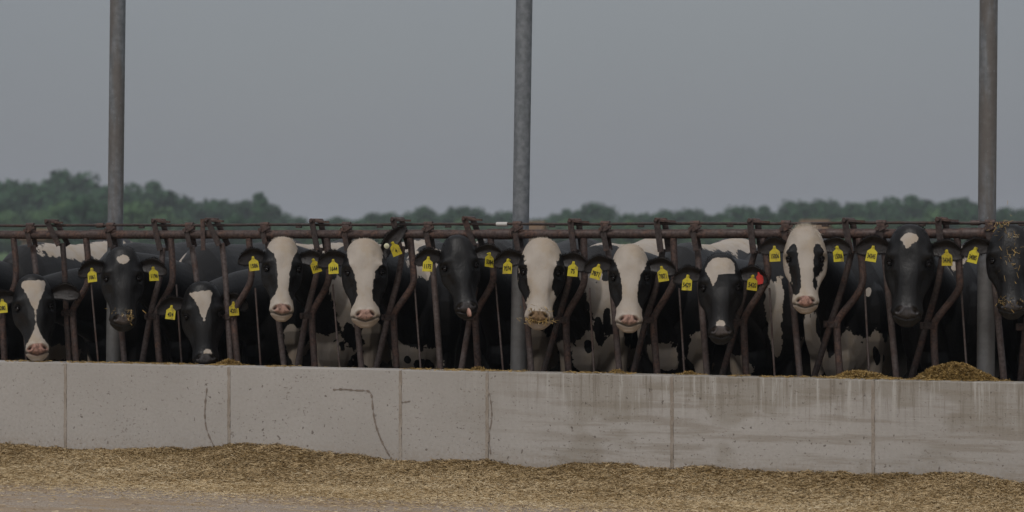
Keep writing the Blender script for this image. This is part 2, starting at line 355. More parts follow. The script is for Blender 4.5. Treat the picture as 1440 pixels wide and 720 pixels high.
for k in range(4):
    e0, e1 = edges[k], edges[k+1]; inside = lambda px: e0 <= px < e1
    xa, xb = P(e0, 330, 0)[0], P(e1, 330, 0)[0]
    root = empty('headlock_panel', ((xa+xb)/2, 0, .712), plabs[k], 'cattle headlock', 'headlock panels in one row')
    mb = MB(); mb.tube([(xa+(xb-xa)*i/12, 0, RAILZ+.0012*math.sin(i*2.1+k)) for i in range(13)], .030, 18)
    rail = mb.build('top_rail', RUST, root)
    # sleeve at the joint of two panels
    if k < 3:
        mb = MB(); mb.tube([(xb-.13, 0, RAILZ), (xb+.035, 0, RAILZ)], .0355, 18); mb.tube([(xb+.036, 0, RAILZ), (xb+.05, 0, RAILZ)], .033, 18)
        mb.build('rail_sleeve', RUST, root)
    mb = MB(); mb.tube([(xa+(xb-xa)*i/12, -.008, RODZ+.002*math.sin(i*1.3+k)) for i in range(13)], .0095, 10)
    rod = mb.build('lock_rod', RUSTD, root)
    mb = MB(); mb.tube([(xa, 0, .690), (xb, 0, .690)], .022, 12); mb.build('bottom_rail', RUSTD, root)
    for b_ in bents:
        if inside(b_[0][0]):
            mb = MB(); mb.tube(smooth_path([P(x, y, 0) for x, y in b_], 3), .0225, 14); mb.build('bent_pipe', RUST, root)
            # latch bracket at the elbow
            ex, ez = P(*b_[-2], 0)[0], P(*b_[-2], 0)[2]
            mb = MB()
            for s in (-1, 1): mb.box((ex-.075, s*.026-.003, ez-.012), (ex+.015, s*.026+.003, ez+.030), .004)
            mb.tube([(ex-.058, -.045, ez+.010), (ex-.058, .04, ez+.010)], .011, 8); mb.tube([(ex-.01, -.036, ez+.006), (ex-.01, .036, ez+.006)], .008, 8)
            mb.build('latch_bracket', RUSTD, root)
    for b_ in thins:
        if inside(b_[0][0]):
            mb = MB(); mb.tube([P(x, y, .02) for x, y in b_], .0065, 8); mb.build('thin_rod', WORN, root)
    for b_ in straights:
        if inside(b_[0][0]+4):
            mb = MB(); mb.tube(smooth_path([P(x, y, .012) for x, y in b_], 2), .0205, 14); o = mb.build('straight_pipe', WORN, root)
            q = P(*b_[0], 0); cx, cz = q[0]-.012, q[2]
            for yy in (-.036, .036):
                mb = MB(); mb.bar((cx-.012, yy, RODZ-.03), (cx+.014, yy, cz-.012), .036, .007); mb.build('hanger_plate', RUSTD, root)
            mb = MB(); mb.tube([(cx-.032, -.008, RODZ+.002), (cx+.028, -.008, RODZ+.002)], .0175, 12)
            mb.box((cx-.028, -.034, RAILZ+.012), (cx+.022, .034, RODZ-.004), .004)
            mb.tube([(cx-.022, -.052, RODZ-.034), (cx-.022, .05, RODZ-.034)], .0135, 8); mb.bar((cx-.01, -.043, RODZ-.045), (cx+.05, -.043, RODZ-.012), .016, .008)
            mb.build('rod_clamp', RUST, root)
    for (t, b_, pipe) in pivots:
        if inside(t[0]):
            pt, pb = Vector(P(*t, 0)), Vector(P(*b_, 0))
            for s, dx in ((-1, 0), (1, .028)):
                mb = MB(); y = Vector((dx, s*.040, 0)); mb.bar(pt+y, pb+y, .040, .008)
                mb.build('lever_plate', RUSTD, root)
            mb = MB(); mb.tube([pt+Vector((0, -.058, 0)), pt+Vector((.03, .06, 0))], .013, 10)
            mb.tube([pt+Vector((-.02, -.012, .002)), pt+Vector((.075, -.012, -.012))], [.013, .010], 10)
            mb.bar(pt+Vector((.0, -.030, -.004)), pt+Vector((.125, -.030, -.012)), .013, .009)
            mb.build('latch_arm', RUST, root)
            mb = MB(); mb.tube([pb+Vector((0, -.052, .006)), pb+Vector((0, .052, .006))], .010, 8)
            mb.build('lever_bolt', RUST, root)
            if pipe:
                mb = MB(); mb.tube(smooth_path([P(x, y, -.004) for x, y in pipe], 2), .0205, 14, flat=(1, .9)); mb.build('pivot_bar', RUSTD if k != 1 else WORN, root)
    for tx in (-8, 200, 421, 535, 631, 777, 902, 1027, 1161, 1297, 1437):
        if inside(tx):
            q = P(tx, 320, 0); mb = MB(); mb.box((q[0]-.022, -.016, RODZ-.022), (q[0]+.022, .0, RODZ-.007), .003); mb.build('rod_tab', RUSTD, root)
    for tx in (142, 1372):
        if inside(tx+10):
            q = P(tx, 320, 0); mb = MB(); mb.tube([(q[0]-.028, -.008, RODZ), (q[0]+.028, -.008, RODZ)], .016, 12); mb.build('rod_collar', RUST, root)
    if k == 1:
        q = P(708, 316, 0); mb = MB(); mb.tube([(q[0]-.045, -.008, RODZ), (q[0]+.032, -.008, RODZ)], .0145, 12); tag(mb.build('rod_tape', TAPE, root), 'white tape wrapped round the lock rod')
        a, b2 = P(290, 308, 0), P(291, 352, 0); mb = MB(); mb.bar((a[0], -.052, a[2]), (b2[0], -.052, b2[2]), .032, .008); mb.build('loose_lever_plate', RUST, root)

# ------------------------------------------------------------------ straw
def blades(n, pos, ln, wd, tilt, tone):
    """n straw blades as quads; pos (n,3)"""
    az = rng.random(n)*2*math.pi; el = rng.normal(0, tilt, n)
    d = np.stack([np.cos(az)*np.cos(el), np.sin(az)*np.cos(el), np.sin(el)], 1)*(ln*(.5+rng.random(n)))[:, None]/2
    up = np.stack([rng.normal(0, .5, n), rng.normal(-.5, .5, n), np.ones(n)], 1); s = np.cross(d, up); s /= np.linalg.norm(s, axis=1)[:, None]+1e-9
    s *= (wd*(.6+.8*rng.random(n)))[:, None]/2
    V = np.stack([pos-d-s, pos+d-s, pos+d+s, pos-d+s], 1).reshape(-1, 3)
    return V, np.repeat(tone, 4)
def mesh_np(name, V, quads, tone, mat, parent=None, org=(0, 0, 0)):
    V = V-np.array(org); me = bpy.data.meshes.new(name)
    me.vertices.add(len(V)); me.vertices.foreach_set('co', V.astype(np.float32).ravel())
    me.loops.add(quads.size); me.loops.foreach_set('vertex_index', quads.astype(np.int32).ravel())
    k = quads.shape[1]; me.polygons.add(len(quads)); me.polygons.foreach_set('loop_start', np.arange(0, quads.size, k, dtype=np.int32))
    me.update(calc_edges=True); me.validate()
    a = me.attributes.new('tone', 'FLOAT', 'POINT'); a.data.foreach_set('value', tone.astype(np.float32))
    me.materials.append(mat); o = bpy.data.objects.new(name, me); COL.objects.link(o)
    if parent: o.parent = parent
    else: o.location = org
    return o
def wob(x, y, s=0):
    r = 0
    for i, (fx, fy, a) in enumerate(((3.1, 1.7, .5), (7.3, -4.1, .35), (-5.7, 9.2, .3), (15.1, 11.3, .22), (-21.7, 17.1, .18), (33., -29., .14), (51., 43., .1))):
        r = r+a*np.sin(fx*x+fy*y+i*1.9+s)
    return r
def grid_np(xs, ys, hf):
    X, Y = np.meshgrid(xs, ys); Z = hf(X, Y); nx = len(xs)
    V = np.stack([X, Y, Z], -1).reshape(-1, 3); i, j = np.meshgrid(np.arange(nx-1), np.arange(len(ys)-1))
    a = (j*nx+i).ravel(); return V, np.stack([a, a+1, a+nx+1, a+nx], 1)
prof = [(0,631),(40,633),(90,636),(150,639),(200,634),(240,633),(290,634),(305,632),(330,627),(375,630),(410,634),(440,643),(465,646),(480,645),(500,644),(540,650),(575,652),(620,654),(640,653),(680,651),
        (720,657),(760,663),(830,660),(880,661),(940,664),(975,661),(1000,660),(1060,666),(1130,668),(1180,671),(1240,673),(1280,672),(1330,673),(1370,676),(1400,681),(1440,685)]
pu = np.array([P(x, y, -.46)[0] for x, y in prof]); pz = np.array([P(x, y, -.46)[2] for x, y in prof])
def heap(x, y):
    h0 = np.interp(x, pu, pz)
    s = np.clip((VF-y)/(.62+.18*np.sin(x*2.3+1)), 0, 1)
    return np.maximum(.0, h0*(1-s)**1.25*(1+.0*x)+.028*(1-s)*wob(x, y)*.6)+.006+.012*np.exp(-np.maximum(0, (VF-y-.75))/.35)-.03*np.clip((VF-y-.62+.18*np.sin(x*1.9)+.1*np.sin(x*5.3+y*9))/.55, 0, 1)
V1, Q1 = grid_np(np.arange(-7, 7, .025), np.arange(-1.75, VF+.004, .025), heap)
V1[:, 2] += rng.normal(0, .004, len(V1)); t1 = np.clip(.42+.18*rng.standard_normal(len(V1)), 0, 1)
n = 150000
x = rng.uniform(-5.2, 4.4, n); y = VF-np.abs(rng.normal(0, .52, n)); y = np.where(y < -2.2, VF-rng.random(n)*1.2, y)
z = np.maximum(heap(x, y), .009)+rng.random(n)*.012
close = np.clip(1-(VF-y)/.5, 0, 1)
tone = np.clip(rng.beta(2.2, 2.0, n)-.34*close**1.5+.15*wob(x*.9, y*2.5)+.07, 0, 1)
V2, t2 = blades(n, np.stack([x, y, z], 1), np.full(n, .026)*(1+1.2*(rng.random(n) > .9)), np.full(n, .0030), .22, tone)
Q2 = np.arange(len(V2)).reshape(-1, 4)
# a few long stalks, and thin scatter over the lane
n = 4500; x = rng.uniform(-5.4, 2, n); y = np.where(np.arange(n) < 400, VF-rng.random(n)*.5, VF-.8-rng.random(n)**1.5*2.6); z = np.maximum(heap(x, y), .009)+.004
V3, t3 = blades(n, np.stack([x, y, z], 1), np.where(np.arange(n) < 400, .065, .032), np.full(n, .0034), np.where(np.arange(n) < 400, .5, .08), np.clip(rng.normal(.55, .25, n), 0, 1)); Q3 = np.arange(len(V3)).reshape(-1, 4)
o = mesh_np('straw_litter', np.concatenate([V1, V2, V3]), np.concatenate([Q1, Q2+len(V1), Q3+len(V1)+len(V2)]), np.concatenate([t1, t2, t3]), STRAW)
tag(o, 'loose tan straw heaped along the foot of the concrete wall', 'straw', kind='stuff')
# thin scatter on the wall top and in the bunk
n = 9000; x = rng.uniform(-5, 5, n); y = np.where(rng.random(n) < .35, VF+.02+rng.random(n)*.18, VB+rng.random(n)*.22)
z = np.where(y < VB, HW+.002, .70+.03*rng.random(n)); keep = (wob(x*.8, y*0, 2) > -.1) | (y > VB); x, y, z = x[keep], y[keep], z[keep]; n = len(x)
V2, t2 = blades(n, np.stack([x, y, z+rng.random(n)*.006], 1), np.full(n, .028), np.full(n, .004), .15, rng.beta(2.4, 2, n))
tag(mesh_np('feed_scatter', V2, np.arange(len(V2)).reshape(-1, 4), t2, SILAGE), 'thin scatter of chopped feed along the top of the wall', 'feed', kind='stuff')
def pile(px0, px1, pk, ytop, yedge, vc, lab, wy=.13):
    xa, xb, xc = P(px0, 500, vc)[0], P(px1, 500, vc)[0], P(pk, 500, vc)[0]; zt = P(pk, ytop, vc)[2]; base = HW-.012 if vc < -.12 else .70
    H = zt-base
    def hf(X, Y):
        s = np.where(X < xc, (xc-X)/(xc-xa), (X-xc)/(xb-xc)); q = np.clip(1-np.abs(s)**1.7, 0, 1)*np.clip(1-np.abs((Y-vc)/wy)**2, 0, 1)
        return base-.05+(H+.05)*np.clip(q, 0, 1)**.75*(1+.10*wob(X*1.7, Y*1.7))
    V, Q = grid_np(np.arange(xa, xb, .01), np.arange(vc-wy, vc+wy, .01), hf); V[:, 2] += rng.normal(0, .003, len(V))
    n = int(16000*(xb-xa)); x = rng.uniform(xa, xb, n); y = rng.uniform(vc-wy, vc+wy, n); z = np.maximum(hf(x, y)+.003, base+.003)
    V2, t2 = blades(n, np.stack([x, y, z], 1), np.full(n, .026), np.full(n, .0042), .4, rng.beta(2, 2.1, n))
    o = mesh_np('feed_pile', np.concatenate([V, V2]), np.concatenate([Q, np.arange(len(V2)).reshape(-1, 4)+len(V)]), np.concatenate([np.full(len(V), .3), t2]), SILAGE, org=(xc, vc, base-.05))
    tag(o, lab, 'feed pile', 'feed piles on the wall top')
pile(1278, 1414, 1338, 513, 537, -.17, 'largest mound of golden brown chopped feed, on the wall by the right steel post')
pile(1160, 1262, 1203, 521, 534, -.17, 'low wide feed mound on the wall, just left of the largest mound')
pile(296, 345, 322, 508.5, 513, -.19, 'flat mound of yellow feed under the nose of the cow with lowered head', .09)
pile(853, 884, 868, 521, 526, -.2, 'small tuft of feed on the wall below the pink nosed cow', .08)
pile(952, 990, 968, 524, 529, -.2, 'small tuft of feed on the wall left of the dark cow with white forehead', .08)
pile(655, 690, 672, 517, 521, -.2, 'small flat tuft of feed on the wall below the all black cow', .08)

# ------------------------------------------------------------------ cows
def coat(name, skin, white=(.43, .38, .33), stain=.45):
    m, nt, b = newmat(name, .5, .36)
    def at(n):
        a = nt.nodes.new('ShaderNodeAttribute'); a.attribute_name = n; return a.outputs['Fac']
    n1 = noise(nt, 28, 5, rough=.65); n0 = noise(nt, 4, 3); nf = noise(nt, 110, 3, (1, 1, .25)); nd = noise(nt, 9, 5); nb = noise(nt, 45, 4)
    nlow = noise(nt, 8, 6, rough=.6)
    f = math_(nt, 'ADD', at('white'), math_(nt, 'MULTIPLY', math_(nt, 'SUBTRACT', n1, .5), .032))
    f = math_(nt, 'ADD', f, math_(nt, 'MULTIPLY', math_(nt, 'MULTIPLY', math_(nt, 'SUBTRACT', nlow, .5), .17), at('bodyf')))
    f = math_(nt, 'ADD', f, math_(nt, 'MULTIPLY', math_(nt, 'SUBTRACT', nf, .5), .010))
    f = ss(nt, f, -.0018, .0018)
    blk = mixc(nt, ss(nt, n0, .35, .65), (.0035, .0035, .0042), (.0075, .0066, .0062))
    blk = mixc(nt, math_(nt, 'MULTIPLY', ss(nt, nb, .66, .76), .35), blk, (.07, .055, .04))
    wht = mixc(nt, math_(nt, 'MULTIPLY', ss(nt, nd, .42, .68), stain), white, (.36, .27, .17))
    wht = mixc(nt, math_(nt, 'MULTIPLY', ss(nt, nf, .45, .7), .25), wht, (.42, .37, .30))
    # brown mud-stained lower body
    lowd = math_(nt, 'MULTIPLY', at('dirt'), ss(nt, n0, .2, .8, .5, 1)); wht = mixc(nt, lowd, wht, (.30, .22, .155))
    c = mixc(nt, f, blk, wht)
    sk = mixc(nt, ss(nt, nb, .45, .62), skin, tuple(x*.5 for x in skin))
    sf = math_(nt, 'ADD', at('skin'), math_(nt, 'MULTIPLY', math_(nt, 'SUBTRACT', n1, .5), .014)); sf = ss(nt, sf, -.004, .004)
    c = mixc(nt, sf, c, sk)
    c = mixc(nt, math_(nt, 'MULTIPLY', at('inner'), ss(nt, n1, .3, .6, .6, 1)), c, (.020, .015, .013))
    mz = mixc(nt, at('dark'), c, (.010, .007, .006)); nt.links.new(mz, b.inputs['Base Color'])
    nt.links.new(math_(nt, 'ADD', math_(nt, 'SUBTRACT', .48, math_(nt, 'MULTIPLY', sf, .13)), math_(nt, 'MULTIPLY', f, .25)), b.inputs['Roughness'])
    h = math_(nt, 'ADD', nf, math_(nt, 'MULTIPLY', nb, .6)); bump(nt, b, math_(nt, 'ADD', h, math_(nt, 'MULTIPLY', nd, 1.0)), .38, .006); return m
SK = {'pink': (.40, .245, .195), 'dark': (.07, .065, .066), 'dirty': (.22, .14, .075), 'grey': (.10, .085, .08), 'rose': (.42, .24, .19)}
COATS = {k: coat('coat_'+k+'_nose', v) for k, v in SK.items()}
EYE, nt_, b_ = newmat('cow_eye', .16, .4); b_.inputs['Base Color'].default_value = (.008, .006, .006, 1)
YEL, nt_, b_ = newmat('yellow_tag_plastic', .5, .35); _o = nt_.nodes.new('ShaderNodeObjectInfo')
_c = mixc(nt_, _o.outputs['Random'], (.58, .50, .03), (.46, .36, .02)); _c = mixc(nt_, math_(nt_, 'MULTIPLY', ss(nt_, noise(nt_, 38, 4), .5, .68), .65), _c, (.20, .14, .05)); nt_.links.new(_c, b_.inputs['Base Color'])
RED = m_plain('red_tag_plastic', (.62, .06, .05), (.55, .05, .04), 30, rough=.45, bumpy=.05)
INK, _, b_ = newmat('black_ink', .6); b_.inputs['Base Color'].default_value = (.012, .012, .012, 1)
BTN, _, b_ = newmat('tag_button_plastic', .4); b_.inputs['Base Color'].default_value = (.62, .60, .42, 1)
HBLK, _, b_ = newmat('black_hair', .8, .1); b_.inputs['Base Color'].default_value = (.009, .008, .008, 1)
HWHT, _, b_ = newmat('white_hair', .6); b_.inputs['Base Color'].default_value = (.58, .52, .43, 1)
TNG, _, b_ = newmat('tongue', .4); b_.inputs['Base Color'].default_value = (.50, .30, .24, 1)

#          t     a     front  back
HEAD = [(-.036, .034, -.050, -.085), (-.028, .060, -.030, -.11), (-.012, .083, -.010, -.14), (.015, .100, .006, -.165), (.05, .114, .014, -.185), (.09, .127, .018, -.205),
        (.13, .137, .018, -.22), (.17, .142, .013, -.232), (.21, .140, .007, -.238), (.25, .131, .002, -.236), (.29, .118, -.003, -.222), (.33, .103, -.007, -.198),
        (.37, .089, -.009, -.172), (.405, .081, -.010, -.152), (.435, .081, -.009, -.14), (.465, .087, -.008, -.134), (.49, .088, -.013, -.130), (.513, .079, -.026, -.126),
        (.532, .062, -.046, -.120), (.547, .046, -.062, -.114), (.556, .025, -.074, -.104)]
HA = np.array(HEAD)
def head_loft(nseg=40, nr=64):
    ts = np.interp(np.linspace(0, 1, nr), np.linspace(0, 1, len(HA)), HA[:, 0]); out = []
    # catmull smoothing via dense interpolation + moving average
    fine = np.linspace(HA[0, 0], HA[-1, 0], 400); cols = []
    for k in (1, 2, 3):
        c = np.interp(fine, HA[:, 0], HA[:, k]); q = np.convolve(np.pad(c, 8, mode='edge'), np.ones(17)/17, 'valid'); cols.append(q)
    for t in ts:
        a, f, b = [np.interp(t, fine, c) for c in cols]; c = (f+b)/2; h = (f-b)/2
        th = np.linspace(0, 2*math.pi, nseg, endpoint=False)
        cx, sx = np.cos(th), np.sin(th)
        # face side broad and flat, jaw side narrower
        ex = np.where(sx > 0, .72, .95)
        xx = a*np.sign(cx)*np.abs(cx)**ex; nn = np.sign(sx)*np.abs(sx)**np.where(sx > 0, .62, 1.0)
        jaw = np.where(nn < 0, 1-.34*np.abs(nn)**1.8, 1-.34*nn)
        out.append(np.stack([xx*jaw, c+h*nn, np.full(nseg, t)], 1))
    return out
HL = head_loft()
def g(d, s): return np.exp(-(d/s)**2)
def head_displace(X, jaw=0):
    """X (n,3) in head coords x, n, t  -> displaced, plus dark attribute"""
    x, n, t = X[:, 0].copy(), X[:, 1].copy(), X[:, 2].copy(); ax = np.abs(x); sg = np.sign(x)
    dark = np.zeros(len(X)); front = np.clip((n+.10)/.05, 0, 1)
    # brow ridge over the orbit, socket, cheek ridge
    w = g(ax-.108, .030)*g(t-.155, .022)*np.clip((n+.13)/.06, 0, 1); x += sg*.012*w; n += .012*w
    w = g(t-.200, .022)*g(n+.055, .028)*(ax > .07); x -= sg*.012*w; n -= .008*w
    w = g(t-.236, .016)*g(n+.030, .04)*(ax > .07); x += sg*.006*w
    # bony face: slight channel between eye and muzzle on the side
    w = g(t-.31, .07)*g(n+.05, .03)*(ax > .035); x -= sg*.013*w; n -= .005*w
    w = g(ax-.052, .012)*g(t-.30, .09)*(n > -.05); n += .004*w
    w = g(ax-.075, .02)*g(t-.09, .03)*(n > -.06); n -= .006*w
    w = g(t-(.235+.25*(ax-.09)), .006)*g(ax-.10, .03)*(n > -.12); x -= sg*.003*w; n -= .003*w
    w = g(t-.28, .05)*g(n+.13, .04); x += sg*.008*w
    w = g(x, .035)*g(t-.17, .06)*(n > -.03); n -= .006*w
    w = g(x, .05)*g(t-.30, .07)*(n > -.04); n += .007*w
    w = g(x, .05)*g(t+.005, .03)*(n > -.1); n += .006*w
    # nostrils
    u1 = (ax-.047); v1 = (t-.481); rx = u1*.82+v1*.57; ry = -u1*.57+v1*.82
    w = g(rx, .018)*g(ry, .0098)*front; n -= .024*w; dark = np.maximum(dark, np.clip(w*1.5-.35, 0, 1))
    w = g(np.hypot(rx/1.45, ry)-.021, .007)*front*(n > -.06); n += .006*w
    w = g(x, .005)*g(t-.50, .022)*front; n -= .004*w
    # mouth
    mt = .524-.022*np.clip(ax/.07, 0, 1.3)**1.5
    w = g(t-mt, .0065)*np.clip((n+.15)/.04, 0, 1)*(n < -.02+0*n); n -= (.014+jaw*.012)*w*(ax < .08); x -= sg*.006*w; dark = np.maximum(dark, .9*w)
    w = g(t-(mt+.018), .010)*g(ax, .06)*(n < -.02); n -= .006*w
    w = g(t-.505, .010)*g(ax-.04, .035)*front; n += .004*w
    return np.stack([x, n, t], 1), dark
BODY = [(.40, 1.10, .86, .08), (.47, 1.23, .72, .155), (.58, 1.36, .60, .215), (.75, 1.45, .53, .262), (.95, 1.475, .50, .285), (1.2, 1.46, .48, .300), (1.5, 1.455, .47, .305), (1.8, 1.48, .52, .300),
        (2.02, 1.51, .62, .285), (2.2, 1.50, .76, .25), (2.34, 1.38, .90, .19), (2.42, 1.28, 1.02, .10)]
def ellipse_rings(mb, pts, n=28, flatten=.9):
    """pts: list of (centre, vertical r, lateral r, tangent)"""
    rs = []
    for c, rv, rl, t in pts:
        t = Vector(t).normalized(); lat = Vector((1, 0, 0)); lat = (lat-t*lat.dot(t)).normalized(); up = lat.cross(t)
        if up.z < 0: up = -up
        rs.append([Vector(c)+lat*rl*math.cos(2*math.pi*k/n)+up*rv*math.sin(2*math.pi*k/n) for k in range(n)])
    mb.rings(rs)
dg = None
def catmull(P_, n):
    P_ = [Vector(p) for p in P_]; P_ = [P_[0]*2-P_[1]]+P_+[P_[-1]*2-P_[-2]]; out = []
    for i in range(1, len(P_)-2):
        for k in range(n):
            t = k/n; a, b, c, d = P_[i-1:i+3]
            out.append(.5*((2*b)+(c-a)*t+(2*a-5*b+4*c-d)*t*t+(-a+3*b-3*c+d)*t**3))
    out.append(P_[-2]); return out
def leaf_ear(side, lift, fwd, ln=.198, wd=.056, fold=1.0):
    """ear as a closed cupped shell in head coords, root near the poll; side +1 = image right"""
    ns, nw = 18, 13; F = []; B = []
    root = np.array([side*.104, -.095, .098])
    L_ = np.array([side*math.cos(lift), fwd, -math.sin(lift)]); L_ /= np.linalg.norm(L_)
    upv = np.array([0, .0, -1.0]); upv -= L_*upv.dot(L_); upv /= np.linalg.norm(upv)       # towards the crown
    nv = np.cross(L_, upv)*side; nv = nv if nv[1] > 0 else -nv
    for i in range(ns):
        s = i/(ns-1); wid = wd*(.42+.58*min(1, s/.55)**1.1)*(1 if s < .52 else max(.10, max(0, 1-((s-.52)/.49)**2.1)**.62))
        droop = -.042*s*s+.012*math.sin(s*3)
        wid0 = wid
        for j in range(nw):
            w = -1+2*j/(nw-1); wid = wid0*(1.28 if w < 0 else .95)
            curl = ((.50 if w > 0 else .10)*abs(w)**2.0)*wid*1.05*fold-.012*max(0, -w)*s
            roll = .018*fold*max(0, w-.35)/.65*(1-.3*s)
            p = root+L_*ln*s+upv*(wid*w*(1-.12*w*w)+droop)+nv*(curl+roll-.020*(1-s))
            F.append(p); th = .013*(1-.55*s)*(1-.6*abs(w)**3); B.append(p-nv*th-(upv*0))
    V = np.array(F+B); n = ns*nw; Q = []
    for i in range(ns-1):
        for j in range(nw-1):
            a = i*nw+j; q = (a, a+1, a+nw+1, a+nw); Q.append(q); Q.append(tuple(n+x for x in q[::-1]))
    for i in range(ns-1):
        a = i*nw; Q.append((a, a+nw, n+a+nw, n+a)); a = i*nw+nw-1; Q.append((a+nw, a, n+a, n+a+nw))
    for j in range(nw-1):
        a = j; Q.append((a+1, a, n+a, n+a+1)); a = (ns-1)*nw+j; Q.append((a, a+1, n+a+1, n+a))
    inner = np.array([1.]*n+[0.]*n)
    hang = root+L_*ln*.50+nv*(.012)-upv*.012
    return V, Q, inner, hang, L_, nv, upv
TAGSH = [(-.5, 0), (.5, 0), (.48, .62), (.40, .68), (.16, .80), (.10, 1.0), (-.10, 1.0), (-.16, .80), (-.40, .68), (-.48, .62)]
def tagplate(mat, w_, h_, name, parent, M4):
    mb = MB(); n = len(TAGSH)
    f = [M4 @ Vector((x*w_, -.0018-.004*(y-.5)**2, (y-1)*h_)) for x, y in TAGSH]; b = [M4 @ Vector((x*w_, .0018-.004*(y-.5)**2, (y-1)*h_)) for x, y in TAGSH]
    mb.add(f+b, [tuple(range(n)), tuple(range(n, 2*n))[::-1]]+[(i, i+n, (i+1) % n+n, (i+1) % n) for i in range(n)])
    return mb.build(name, mat, parent, smooth=False)
def textmesh(txt, size, M4, parent, name, mat, ext=.0006):
    cu = bpy.data.curves.new('txt', 'FONT'); cu.body = txt; cu.size = size; cu.align_x = 'CENTER'; cu.align_y = 'CENTER'; cu.extrude = ext; cu.offset = size*.018; cu.resolution_u = 3
    ob = bpy.data.objects.new('txt', cu); COL.objects.link(ob); d = bpy.context.evaluated_depsgraph_get()
    me = bpy.data.meshes.new_from_object(ob.evaluated_get(d)); bpy.data.objects.remove(ob)
    org = Vector((0, 0, 0)); q = parent
    while q is not None: org += q.location; q = q.parent
    me.transform(Matrix.Translation(-org) @ M4 @ Matrix.Rotation(rad(90), 4, 'X')); me.name = name; me.materials.clear(); me.materials.append(mat)
    o = bpy.data.objects.new(name, me); COL.objects.link(o); o.parent = parent; return o

